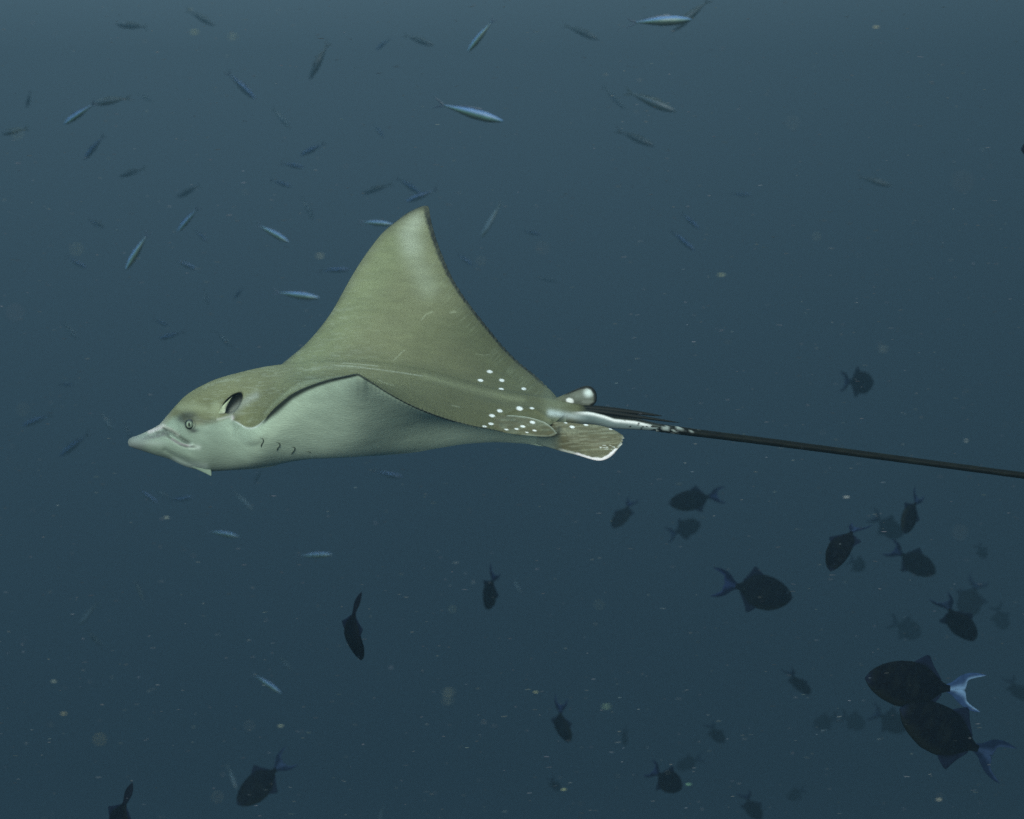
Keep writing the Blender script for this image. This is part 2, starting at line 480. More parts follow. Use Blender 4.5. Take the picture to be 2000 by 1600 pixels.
C = mix(C, (.060, .065, .055), .9*np.exp(-(segd(PX, PY, [(320,838),(333,842.5),(346,851.5),(357,859.5),(368,866.5)])[0]/4.4)**2)*(.55+.5*vnoise(PX*.35+PY*.25, PY*.9-PX*.5, 88)))
C = mix(C, (.12, .13, .11), .8*np.exp(-(segd(PX, PY, [(305,845),(318,844),(330,849)])[0]/2.2)**2))
C = mix(C, (.58, .50, .52), .85*np.exp(-(segd(PX, PY, [(336,858),(347,865),(359,869.5),(371,871.5)])[0]/2.3)**2))
C = mix(C, (.22, .25, .22), .75*np.exp(-(segd(PX, PY, FOLD[:4])[0]/1.5)**2))
C = mix(C, (.74, .80, .72), .6*np.exp(-(segd(PX, PY, [(372,872),(388,874)])[0]/5)**2))
C = mix(C, (.045, .05, .042), .88*np.exp(-(((PX-367)/20)**2+((PY-812)/11)**2)**1.3))      # smudge above the eye
C = mix(C, (.08, .085, .07), .7*np.exp(-(segd(PX, PY, [(352,818),(362,824)])[0]/6)**2))
C = mix(C, (.05, .055, .05), .9*np.exp(-(((PX-378)/9)**2+((PY-841.5)/4.5)**2)))
C = mix(C, (.05, .055, .045), .6*np.exp(-((np.hypot(PX-371.5, PY-829)-10)/1.8)**2))
C = mix(C, (.13, .14, .10), .65*np.exp(-(segd(PX, PY, [(385,820),(402,824),(420,821)])[0]/6)**2))
C = mix(C, (.29, .305, .19), .7*np.exp(-(segd(PX, PY, [(352,795),(385,795),(412,803),(425,812)])[0]/9)**2))
C = mix(C, (.36, .385, .245), .8*np.exp(-(((PX-422)/11)**2+((PY-797)/13)**2)**1.5))           # pale rim in front of the spiracle
rim = np.exp(-(segd(PX, PY, [(434,797),(443,783),(455,772),(470,767)])[0]/3.2)**2)
C = mix(C, (.05, .055, .04), .75*rim)
C = mix(C, (.006, .008, .007), sm(.1, .45, SPI)*(PX < 500))
rims = segd(PX, PY, [(425,819),(440,816),(453,812)])[0]
C = mix(C, (.56, .56, .52), .6*np.exp(-(rims/2.0)**2)*(NEARM | True))
C = mix(C, (.80, .70, .72), .8*np.exp(-(((PX-454)/3.4)**2+((PY-816)/5)**2)))
C = mix(C, (.30, .31, .27), .7*np.exp(-(segd(PX, PY, [(452,806),(475,787),(500,772)])[0]/8)**2)*DORS)
# pale rim of the wing's front lobe, then the dark band under the leading edge
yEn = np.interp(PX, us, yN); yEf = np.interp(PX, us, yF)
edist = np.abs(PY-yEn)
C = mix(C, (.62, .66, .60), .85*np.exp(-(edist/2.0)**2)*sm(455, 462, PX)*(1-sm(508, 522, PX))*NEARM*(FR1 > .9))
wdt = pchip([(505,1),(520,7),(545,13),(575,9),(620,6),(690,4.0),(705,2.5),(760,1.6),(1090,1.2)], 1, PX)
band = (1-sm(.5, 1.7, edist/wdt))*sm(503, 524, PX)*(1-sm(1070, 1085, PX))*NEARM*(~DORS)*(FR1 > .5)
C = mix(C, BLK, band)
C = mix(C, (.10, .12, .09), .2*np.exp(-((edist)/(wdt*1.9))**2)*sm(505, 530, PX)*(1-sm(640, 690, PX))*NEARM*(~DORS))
C = mix(C, BLK, (1-sm(.6, 2.2, edist))*sm(545, 570, PX)*(1-sm(960, 1000, PX))*NEARM*DORS*(FR1 > .86))
C = mix(C, (.33, .36, .24), .5*np.exp(-((edist-9)/5)**2)*sm(500, 540, PX)*(1-sm(650, 690, PX))*NEARM*DORS*(FR1 > .7))
# far wing: white tip patch, black margin
fd = (~NEARM)*DORS
tipc = np.exp(-(segd(PX, PY, [(812,430),(798,458),(804,482)])[0]/19)**2)
C = mix(C, (.42, .44, .34), .75*tipc*fd)
C = mix(C, (.34, .36, .26), .5*np.exp(-(segd(PX, PY, [(800,450),(812,510),(835,560)])[0]/24)**2)*fd)
te = [(836,402),(838.5,414),(844,439),(853,470),(866,504),(881,538),(903,575),(928,609),(952.6,640),(983.6,677.6),(1011,705.5),(1042.5,731),(1070,757),(1085,775)]
dte, tte = segd(PX, PY, te)
wte = np.interp(PY, [400,430,500,600,700,780], [10,10,8.5,6.0,4.6,3.6])
nz = vnoise(PX*.5, PY*.5, 44)
C = mix(C, BLK, (1-sm(.6, 1.35, dte/(wte*(.8+.4*nz))))*fd)
stri = vnoise((PX+PY)*.24, (PX-PY)*.025, 45)
C = mix(C, (.07, .075, .05), .5*np.exp(-(dte/16)**2)*sm(.25, .85, stri)*fd)
C = mix(C, (.36, .39, .26), .14*np.exp(-((dte-24)/12)**2)*sm(.5, .8, stri)*fd)
le = [(549,713),(593,674.5),(624,640),(649,606),(667,575),(686,541),(701.5,516),(723,485),(748,454),(773,433),(797.6,415),(816,406),(829,402),(836,402)]
dle, tle = segd(PX, PY, le)
C = mix(C, (.035, .04, .03), .9*np.exp(-(dle/(1.2+5.5*tle**3))**2)*sm(.5, .8, tle)*fd)
C = mix(C, (.10, .105, .07), .45*np.exp(-(dle/(5+9*tle))**2)*fd)
# scratches and folds
for pts, w_, a_, c_ in [
    ([(678,582.5),(715,584),(750,589)], .9, .6, (.10, .10, .07)), ([(715,567),(760,566),(778,568)], .9, .4, (.12, .12, .08)),
    ([(822,627),(832,614),(848,608)], 1.0, .6, (.55, .58, .42)), ([(765,708),(785,688),(792,683)], 1.2, .5, (.50, .52, .38)),
    ([(876,611),(891,609)], 1.8, .5, (.50, .53, .38)), ([(925,691),(945,694),(960,692)], 1, .35, (.4, .42, .3)),
    ([(640,712),(690,716),(740,722),(790,729),(850,738)], 1.3, .6, (.58, .60, .50)), ([(660,709),(700,711),(745,716)], 1, .55, (.62, .64, .54)),
    ([(735,741),(755,749),(772,754)], 1.2, .4, (.5, .52, .4)), ([(880,791),(900,796)], 1.2, .5, (.5, .52, .4)),
    ([(395,757),(430,745),(470,737)], 2.0, .35, (.46, .49, .40)), ([(600,722),(650,716),(700,716)], 5, .3, (.42, .45, .34))]:
    dd, tt = segd(PX, PY, pts)
    C = mix(C, c_, (SPI < .05)*.6*a_*np.exp(-(dd/w_)**2)*sm(0, .15, tt)*sm(0, .15, 1-tt)*DORS*(.4+1.0*vnoise(PX*.4, PY*.6, 51)))
# streaks of sheen painted into the skin colour along the head and ridge
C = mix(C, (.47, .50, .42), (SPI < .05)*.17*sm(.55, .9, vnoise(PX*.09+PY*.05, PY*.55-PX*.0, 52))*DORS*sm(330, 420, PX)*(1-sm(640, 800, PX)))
C = mix(C, (.24, .245, .14), .6*np.exp(-(segd(PX, PY, [(830,735),(900,755),(960,770),(1020,782)])[0]/7)**2)*DORS*NEARM)
C = mix(C, (.10, .105, .06), .5*np.exp(-(segd(PX, PY, [(930,775),(990,790),(1040,790),(1085,797)])[0]/6)**2)*DORS*NEARM)
C = mix(C, (.09, .095, .055), .6*np.exp(-(segd(PX, PY, [(920,750),(980,768),(1040,775),(1080,779)])[0]/4)**2)*DORS*(~NEARM))
# spots
SPOTS_FAR = [(956.5,726,6.8,3.8),(938.6,743,6.4,3.4),(980,743,6.2,3.6),(979,760,6,2.6),(982,765,6,2.4),(1023,759.5,5.8,3.2)]
SPOTS_NEAR = [(1014.6,798,8,5),(1039,797.5,5.5,2.6),(976,802.5,6.5,4),(961,812,7,3.8),(959,828,6.5,3),(946.5,833,5.5,2.2)]
def spots(C, PX, PY, lst, mask):
    for cx, cy, rx, ry in lst:
        q = 1.2*np.hypot((PX-cx)/rx, (PY-cy-(PX-cx)*.12)/ry)*(.93+.14*vnoise(PX*.4+cx, PY*.5, 93))
        C = mix(C, WHT, (1-sm(.6, 1.25, q))*mask)
    return C
C = spots(C, PX, PY, SPOTS_FAR, fd.astype(float)); C = spots(C, PX, PY, SPOTS_NEAR, (NEARM & DORS).astype(float))
# tail root: olive above, white below, breaking up into black
tl = sm(1050, 1075, PX)
C = mix(C, (.17, .18, .11), tl*(1-sm(1090, 1140, PX))*.8)
ysplit = np.interp(PX, [1060,1100,1148,1160,1180,1200,1240,1290,1305], [800,803,804,806,811,818,822,833,838])
tw = sm(-1.5, 2.5, PY-ysplit)*sm(1112, 1152, PX)
lo = sm(1108, 1120, PX)
C = mix(C, BLK, sm(1125, 1150, PX)*(1-tw))
C = mix(C, (.60, .66, .66), .85*np.exp(-(segd(PX, PY, [(1072,806),(1110,812),(1150,818)])[0]/6.5)**2)*sm(1060, 1078, PX)*(PY > 780))
wh = np.zeros_like(C); wh[:] = (.20, .25, .25)
C = C*(1-tw[..., None]) + wh*tw[..., None]
C = mix(C, WHT, tw*np.exp(-((PY-ysplit-3)/3.6)**2)*(1-sm(1255, 1285, PX)))
mot = vnoise(PX*.13, PY*.3, 61)*.7 + vnoise(PX*.35, PY*.5, 62)*.3
C = mix(C, BLK, sm(0, .12, mot-np.interp(PX, [1160,1200,1240,1270,1290,1305], [1.2,.85,.66,.5,.35,.2]))*tw)
C = C*(1+.10*(rng.random(PX.shape)[..., None]-.5))

def to_world(PX, PY, DEP):
    return P(PX, PY, DEP)
V = to_world(PX, PY, DEP).reshape(-1, 3)
F = gridfaces(NU, M, True)
Fl = F[:, ::-1]
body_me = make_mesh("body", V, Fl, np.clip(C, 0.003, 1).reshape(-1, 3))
# caps
import bmesh
bm = bmesh.new(); bm.from_mesh(body_me); bm.verts.ensure_lookup_table()
bmesh.ops.holes_fill(bm, edges=[e for e in bm.edges if len(e.link_faces) == 1], sides=0)
bmesh.ops.recalc_face_normals(bm, faces=bm.faces)
bm.to_mesh(body_me); bm.free()
body_me.polygons.foreach_set("use_smooth", [True]*len(body_me.polygons))

ray = bpy.data.objects.new("eagle_ray", None); COL.objects.link(ray)
ray.empty_display_size = .1
RAY_C = Vector((-.3, 0, 0))
ray.location = RAY_C
ray["category"] = "eagle ray"
ray["label"] = "large olive-backed eagle ray with white belly gliding left, one wing raised"
def raypart(name, me, mat, label=None, parent=None, off=True):
    o = link(name, me, mat, parent or ray, label)
    if off and parent is None:
        me.transform(Matrix.Translation(-RAY_C))
    return o
body = raypart("body", body_me, RAY)

def surf(px, py):
    """depth of the near-side skin at a picture position"""
    i = int(np.argmin(np.abs(us-px)))
    k = np.where(near)[0]
    e = np.abs(PY[i, k]-py)
    ok = k[e < 2.0] if (e < 2.0).any() else k[[int(np.argmin(e))]]
    return float(DEP[i, ok].min())

# ---- free rear tip of the near wing, pelvic fin, dorsal fin
def colfin_lobe(x, y, M_):
    X, Y = M_[..., 0], M_[..., 1]
    c = np.zeros(X.shape+(3,)); c[:] = (.125, .115, .062)
    c = mix(c, (.25, .27, .19), .5*sm(.4, .9, vnoise(X*.06, Y*.2, 71)))
    c = mix(c, (.10, .105, .065), .5*sm(.4, .8, vnoise(X*.16+Y*.1, Y*.3, 72)))
    e1 = segd(X, Y, [(992,811),(1010,812),(1033,815),(1060,823),(1076,833),(1087,845)])[0]
    c = mix(c, (.42, .44, .36), .8*np.exp(-(e1/2.0)**2))
    c = mix(c, (.36, .38, .30), .5*np.exp(-(segd(X, Y, [(1087,846),(1070,853),(1020,850)])[0]/2)**2))
    return spots(c, X, Y, [(1040,825,6.2,3.6),(1021,833,6,2.6),(1009,838,5.2,2),(989,839,5,1.8),(1044,841,5,2),(1029,844.5,4,1.2)], np.ones(X.shape))
sd = lambda x, y, o: (x, y, surf(x, y)-o)
A = [sd(965,813,-.008), sd(990,811,-.001), (1010,812,surf(1010,812)-.004), (1033,815,-.122), (1060,823,-.128), (1076,833,-.132), (1088,846,-.135)]
B = [sd(965,840,-.008), sd(985,845,.000), (1022,850,-.158), (1050,852.5,-.150), (1071,853,-.143), (1084,851,-.138), (1088,846.5,-.135)]
V_, F_, C_ = shell(A, B, 90, 40, .004, .006, conv=lambda q: P(q[..., 0], q[..., 1], q[..., 2]), colf=colfin_lobe, axis=2, edge=.1)
raypart("fin_lobe", make_mesh("fin_lobe", V_, F_, C_), RAY, "rounded free rear tip of the near wing, edged pale and white-spotted")

def col_pelvic(x, y, M_):
    X, Y = M_[..., 0], M_[..., 1]
    c = np.zeros(X.shape+(3,)); c[:] = (.14, .125, .07)
    st = vnoise((X-1060)*.05, (Y-840)*.45+(X-1060)*.03, 75)
    c = mix(c, (.31, .31, .22), .55*sm(.35, .85, st)); c = mix(c, (.11, .11, .07), .5*sm(.45, .9, vnoise(X*.3, Y*.5, 76)))
    low = segd(X, Y, [(1092,880),(1112,885),(1127,889),(1157,898),(1176,899),(1190,892),(1204,880)])[0]
    n_ = vnoise(X*.25, Y*.4, 77)*4
    c = mix(c, (.78, .79, .74), .6*(1-sm(1.5, 5, low-n_*.4))*sm(1085, 1100, X))
    c = mix(c, (1.0, .90, .93), .98*(1-sm(2.2, 4.8, low-n_*.4))*sm(1118, 1130, X))
    c = mix(c, (.72, .73, .70), .6*np.exp(-(segd(X, Y, [(1204,880),(1213,868),(1219,856)])[0]/3.0)**2)*sm(.35, .6, n_/4))
    c = mix(c, (.75, .76, .72), .7*sm(.62, .78, vnoise(X*.22, Y*.7, 78))*(np.hypot((X-1186)/15, (Y-874)/5) < 1))
    c = mix(c, (.05, .055, .04), .8*np.exp(-(segd(X, Y, [(1078,852),(1090,850),(1092,838)])[0]/6)**2))  # shadow by the wing's free rear tip, painted into the fin colour
    c = mix(c, (.50, .58, .46), .95*(1-sm(1066, 1100, X))*sm(848, 858, Y))
    return spots(c, X, Y, [(1117.5,834,6.2,3),(1144.5,830,5.5,2.2),(1105,826,4,1.4),(1193,838,4.5,1.8)], np.ones(X.shape))
def ripp(M_, u, v):
    M_ = M_.copy()
    e = sm(.78, 1, u)
    M_[..., 0] += e*2.2*(vnoise(v*22, v*0+1, 79)-.5)*2
    M_[..., 2] += .004*np.sin(v*9+u*3)*u
    return M_
A = [(1043,828,-.02),(1080,824,-.07),(1105,825,-.078),(1135,828,-.084),(1160,829.5,-.09),(1187,835,-.096),(1206,843,-.1),(1219,851,-.104)]
B = [(1038,865,.01),(1070,873.5,-.035),(1095,881,-.08),(1127,889,-.1),(1157,898,-.118),(1176,899.5,-.124),(1196,890,-.12),(1213,871,-.112)]
V_, F_, C_ = shell(A, B, 130, 60, .006, .012, conv=lambda q: P(q[..., 0], q[..., 1], q[..., 2]), colf=col_pelvic, axis=2, edge=.12, rip=ripp)
raypart("pelvic_fin", make_mesh("pelvic_fin", V_, F_, C_), RAY, "broad olive pelvic fin with ragged white lower edge")

def col_dorsal(x, y, M_):
    X, Y = M_[..., 0], M_[..., 1]
    c = np.zeros(X.shape+(3,)); c[:] = (.09, .095, .07)
    c = mix(c, (.22, .24, .20), .7*np.exp(-(((X-1130)/14)**2+((Y-774)/9)**2)))
    c = mix(c, (.80, .86, .84), .95*np.exp(-(((X-1149)/9)**2+((Y-767.5)/8.5)**2)**1.3))
    c = mix(c, (.30, .31, .28), .5*np.exp(-(segd(X, Y, [(1140,785),(1155,786)])[0]/4)**2))
    e = segd(X, Y, [(1080,779),(1103,769.5),(1130,757.5),(1146,753),(1157,756.5),(1165,768),(1166,788),(1157,793)])[0]
    w_ = np.interp(X, [1080,1110,1140,1165], [1.8,2.6,4.0,5.0])
    c = mix(c, (.008, .009, .008), 1-sm(.7, 1.7, e/w_))
    c = mix(c, (.14, .145, .09), .6*(1-sm(1098, 1110, X)))
    return spots(c, X, Y, [(1113,783,9,7)], np.ones(X.shape))
A = [(1072,782,.0),(1090,775.5,0),(1103,770,0),(1130,758,0),(1146,753.5,0),(1157,757,0),(1164,766,0),(1166,778,0)]
B = [(1072,792,.0),(1090,795,0),(1110,797,0),(1130,797,0),(1144,796,0),(1154,794,0),(1161,790,0),(1165,784,0)]
V_, F_, C_ = shell(A, B, 90, 50, .010, .0, conv=lambda q: P(q[..., 0], q[..., 1], q[..., 2]), colf=col_dorsal, axis=2, edge=.1)
raypart("dorsal_fin", make_mesh("dorsal_fin", V_, F_, C_), RAY, "small rounded dorsal fin, white patched with a black rim")

for name, pts, r0 in [("sting", [(1140,797),(1170,799),(1210,802.5),(1250,807),(1280,811),(1293,812.5)], 7.2),
                      ("sting", [(1140,801),(1180,805),(1230,812),(1280,819),(1310,823.5),(1327,825.5)], 5.6)]:
    q = resample([(a, b, -.008 if r0 > 6 else -.014) for a, b in pts], 40)
    W_ = P(q[:, 0], q[:, 1], q[:, 2]); t = np.linspace(0, 1, 40)
    V_, F_ = tube(W_, .001*r0*np.clip((1-t)**.55*1.0, .06, 1)*(.75+.25*sm(0, .2, t)), 10, .45)
    raypart(name, make_mesh(name, V_, F_), DARK)

# ---- whip tail
q = resample([(1282,835,0,8.0),(1340,843,-.004,7.6),(1400,850.5,-.01,7.2),(1500,863,-.02,6.9),(1600,876,-.035,6.6),(1800,902.5,-.06,6.2),
              (2000,929,-.09,6.1),(2250,962,-.12,7.2),(2600,1010,-.15,3.0),(2900,1050,-.17,.8)], 240)
W_ = P(q[:, 0], q[:, 1], q[:, 2])
t = q[:, 3]
V_, F_ = tube(W_, .001*t*(1+.04*vnoise(np.arange(240)*.3, np.zeros(240), 5)), 14)
Ct = np.zeros((240, 14, 3)); Ct[:] = (.005, .006, .005)
xx = np.repeat(q[:, 0][:, None], 14, 1); aa = np.repeat(np.arange(14)[None], 240, 0)
mt = vnoise(xx*.12, aa*.8, 63)
Ct = mix(Ct, (.42, .46, .44), .9*sm(0, .15, mt-np.interp(xx, [1282,1310,1350,1380,1420], [.25,.6,.72,.85,1.2])))
Ct = mix(Ct, (.012, .014, .010), .6*sm(.4, .9, vnoise(xx*.05, aa*.5, 64)))
raypart("tail", make_mesh("tail", V_, F_, Ct.reshape(-1, 3)), TAIL, "long thin black whip tail running out of the picture")

# ---- eye, spiracle flap, gill slits, jaw flap
def sphere(c, r, n=28, m=20, sq=(1, 1, 1)):
    V = []; F = []
    for i in range(m+1):
        a = math.pi*i/m
        for j in range(n):
            b = 2*math.pi*j/n
            V.append((c[0]+r*sq[0]*math.sin(a)*math.cos(b), c[1]-r*sq[1]*math.cos(a), c[2]+r*sq[2]*math.sin(a)*math.sin(b)))
    F = [tuple(q) for q in gridfaces(m+1, n, True)]
    return np.array(V), F
ed = surf(371, 829)
ec = P(371.5, 829, ed+.0035)
eye_mat = plain_material("wet eye", (.35, .40, .31), .12, .6)
EYE = skin_material("eye skin", .15, .6, .05, 200, .0001)
V_, F_ = sphere(ec, .0098, 40, 36, (1, .82, 1.05))
rr = np.hypot(V_[:, 0]-ec[0], V_[:, 2]-ec[2])/.0098
Ce = np.zeros((len(V_), 3)); Ce[:] = (.17, .22, .16)
Ce = mix(Ce, (.36, .42, .30), .8*np.exp(-((V_[:, 0]-ec[0]+.003)/.002)**2)*(rr < .7))
Ce = mix(Ce, (.012, .014, .012), sm(.58, .72, rr))
Ce = mix(Ce, (.22, .25, .20), .5*np.exp(-((rr-.5)/.12)**2))
eye = raypart("eye", make_mesh("eye", V_, F_, Ce), EYE, "pale greenish eye with dark rim")
V_, F_ = sphere(np.array([ec[0]-.0002, ec[1]-.0071, ec[2]-.0002]), .0042, 20, 14, (.42, .42, 1.0))
pm = make_mesh("pupil", V_, F_); pm.transform(Matrix.Rotation(0, 4, 'X'))
pu = link("pupil", pm, DARK, eye); pm.transform(Matrix.Translation(-RAY_C))

fdp = surf(432, 800)
A = [(426,808,fdp+.002),(434,794,fdp-.005),(445,783,fdp-.004),(454,774.5,fdp-.002)]
B = [(433,809,fdp+.002),(439,807,fdp-.004),(443,794,fdp-.002),(453,775.5,fdp)]
V_, F_, C_ = shell(A, B, 30, 12, .0022, .002, conv=lambda q: P(q[..., 0], q[..., 1], q[..., 2]), axis=2, edge=.3,
                   colf=lambda x, y, M_: mix(mix(np.zeros(M_.shape)+np.array((.50, .54, .36)), (.75, .78, .62), .8*sm(.35, .9, np.linspace(0, 1, 12)[None, :]+0*M_[..., 0])), (.2, .22, .15), .0))
raypart("spiracle_flap", make_mesh("spiracle_flap", V_, F_, C_), RAY, "pale flap across the dark spiracle opening")

GS = plain_material("gill dark", (.10, .12, .09), .6)
for gi, pts in enumerate([[(508,855.5),(513,857),(514,863),(511,868),(509.5,874)], [(540,864),(545,866),(546,871),(542,876),(540.5,881.5)],
                          [(569,873),(575,874),(575,879),(571,884),(569,888)], [(597,881.5),(603,882.5),(607,885.5)]]):
    q = resample(pts, 18)
    W_ = np.array([P(a, b, surf(a, b)+.0003) for a, b in q]).reshape(-1, 3)
    tt = np.linspace(0, 1, 18)
    V_, F_ = tube(W_, (.0008 if gi < 3 else .0006)*(.45+.55*np.sin(math.pi*tt)+.5*np.exp(-((tt-.8)/.12)**2)), 8, .7)
    raypart("gill_slit", make_mesh("gill_slit", V_, F_), GS)
A = [(376,913,-.02),(390,919.5,-.02),(402,925,-.02),(412,930,-.02)]
B = [(392,910,-.02),(408,914,-.02),(412.5,919,-.02),(413,929,-.02)]
V_, F_, C_ = shell(A, B, 24, 8, .003, 0, conv=lambda q: P(q[..., 0], q[..., 1], q[..., 2]), axis=2, edge=.3,
                   colf=lambda x, y, M_: np.zeros(M_.shape)+np.array((.26, .33, .26)))
raypart("jaw_flap", make_mesh("jaw_flap", V_, F_, C_), RAY, "small pointed skin flap under the jaw")
# ------------------------------------------------------------------ fish, built once per kind along +x (nose at x=0, tail at x=-1), back up
def key(keys, x):
    return pchip(keys, 1, x)

def fish_body(top, bot, wid, n, k, colf, bend=0.0, x1=.74):
    s = x1*np.linspace(0, 1, n)**1.15
    a = np.arange(k)*2*math.pi/k
    t, b, w = key(top, s)[:, None], key(bot, s)[:, None], key(wid, s)[:, None]
    z = np.where(np.sin(a)[None] > 0, t, b)*np.sign(np.sin(a))[None]*np.abs(np.sin(a))[None]**.9
    y = w*np.cos(a)[None]
    S_ = np.repeat(s[:, None], k, 1)
    C = colf(S_, z/np.maximum(t, 1e-4), y)
    V = np.stack([-S_, y, z], -1).reshape(-1, 3)
    F = [tuple(q) for q in gridfaces(n, k, True)] + [tuple(range(k-1, -1, -1)), tuple((n-1)*k+j for j in range(k))]
    return V, F, C.reshape(-1, 3)

def bendit(me, bend):
    if not bend:
        return
    co = np.zeros(len(me.vertices)*3, np.float32); me.vertices.foreach_get("co", co); co = co.reshape(-1, 3)
    s = np.clip(-co[:, 0]-.35, 0, 2)
    co[:, 1] += bend*s**1.6
    co[:, 0] += abs(bend)*.35*s**1.8
    me.vertices.foreach_set("co", co.ravel()); me.update()

def fin(name, A, B, mat, col, parent, bend, n=14, m=8, th=.006, col2=None, axis=1, label=None):
    A = [(-p[0], p[2] if len(p) > 2 else 0, p[1]) for p in A]; B = [(-p[0], p[2] if len(p) > 2 else 0, p[1]) for p in B]
    V, F, _ = shell(A, B, n, m, th, axis=axis, edge=.25)
    nv = n*m
    v = np.tile(np.tile(np.linspace(0, 1, m), n), 2); u = np.tile(np.repeat(np.linspace(0, 1, n), m), 2)
    C = np.zeros((len(V), 3)); C[:] = col
    if col2 is not None:
        C = mix(C, col2, sm(.35, 1, v))
    C = C*(.85+.3*vnoise(u*9, v*2, 91))[:, None]
    me = make_mesh(name, V, F, C); bendit(me, bend)
    return link(name, me, mat, parent, label)

TOPT = [(0,.004),(.012,.018),(.04,.055),(.1,.103),(.2,.148),(.3,.172),(.4,.178),(.5,.160),(.6,.105),(.67,.050),(.71,.030),(.76,.032)]
BOTT = [(0,.004),(.012,.020),(.04,.060),(.1,.112),(.2,.160),(.3,.186),(.4,.186),(.5,.155),(.6,.095),(.67,.045),(.71,.030),(.76,.032)]
WIDT = [(0,.003),(.03,.022),(.1,.042),(.25,.062),(.4,.060),(.55,.040),(.67,.018),(.76,.008)]
def trig_col(S_, zz, y):
    c = np.zeros(S_.shape+(3,)); c[:] = (.002, .003, .006)
    c = mix(c, (.006, .008, .009), .8*sm(.4, .9, vnoise(S_*40, zz*9, 92)))
    c = mix(c, (.015, .022, .05), .5*(1-sm(0, .07, S_)))
    return mix(c, (.014, .016, .010), .5*(1-sm(-1.1, -.6, zz)))
def make_trigger(bend, far=False, tail='dark'):
    shut = tail == 'shut'
    tail = 'dark' if shut else tail
    tailc, tail2 = {'dark': ((.006, .010, .03), (.02, .035, .10)), 'blue': ((.008, .016, .04), (.028, .050, .11)), 'pale': ((.025, .05, .12), (.16, .26, .42))}[tail]
    r = bpy.data.objects.new("triggerfish", None); COL.objects.link(r); r.empty_display_size = .05
    V, F, C = fish_body(TOPT, BOTT, WIDT, 14 if far else 30, 10 if far else 20, trig_col)
    me = make_mesh("body", V, F, C); bendit(me, bend); link("body", me, FISH, r)
    n, m = (6, 4) if far else (16, 8)
    a = 24 if not far else 8
    dk, db = (.004, .006, .010), (.007, .011, .026)
    fin("dorsal_fin", [(.40,.165),(.46,.205),(.52,.240),(.545,.245),(.56,.22),(.59,.165),(.63,.11),(.66,.07)], [(.40,.15),(.50,.13),(.58,.08),(.66,.04)], FISH, db, r, bend, n, m, .007, dk)
    fin("anal_fin", [(.42,-.165),(.47,-.21),(.53,-.245),(.55,-.24),(.57,-.20),(.60,-.15),(.64,-.10),(.67,-.06)], [(.42,-.15),(.50,-.13),(.58,-.08),(.67,-.035)], FISH, db, r, bend, n, m, .007, dk)
    if shut:
        fin("caudal_fin", [(.70,.028),(.77,.045),(.84,.062),(.92,.045),(.99,.010)], [(.70,-.028),(.77,-.045),(.84,-.058),(.92,-.042),(.99,.006)], FISH, (.004, .005, .010), r, bend, a, m, .022, (.005, .007, .014))
        return finish_trigger(r, far, bend)
    fin("caudal_fin", [(.70,.028),(.76,.055),(.82,.105),(.88,.135),(.96,.148),(1.06,.142)], [(.70,-.002),(.80,-.002),(.872,.002),(.888,.04),(.908,.088),(1.06,.139)], FISH, tailc, r, bend, a, m, .006, tail2)
    fin("caudal_fin", [(.70,-.028),(.76,-.05),(.82,-.10),(.88,-.135),(.95,-.155),(1.02,-.158)], [(.70,.002),(.80,.002),(.872,-.002),(.888,-.04),(.905,-.09),(1.02,-.154)], FISH, tailc, r, bend, a, m, .006, tail2)
    return finish_trigger(r, far, bend)
def finish_trigger(r, far, bend):
    if not far:
        fin("pectoral_fin", [(.19,.02,-.058),(.23,.045,-.075),(.27,.03,-.085)], [(.19,-.01,-.058),(.23,-.03,-.072),(.27,-.005,-.083)], FISH, (.007, .010, .016), r, bend, 8, 5, .003)
        V, F = sphere((-.095, -.040, .045), .011, 12, 8, (1, .6, 1))
        link("eye", make_mesh("eye", V, F, np.tile((.02, .03, .05), (len(V), 1))), FISH, r)
    return r

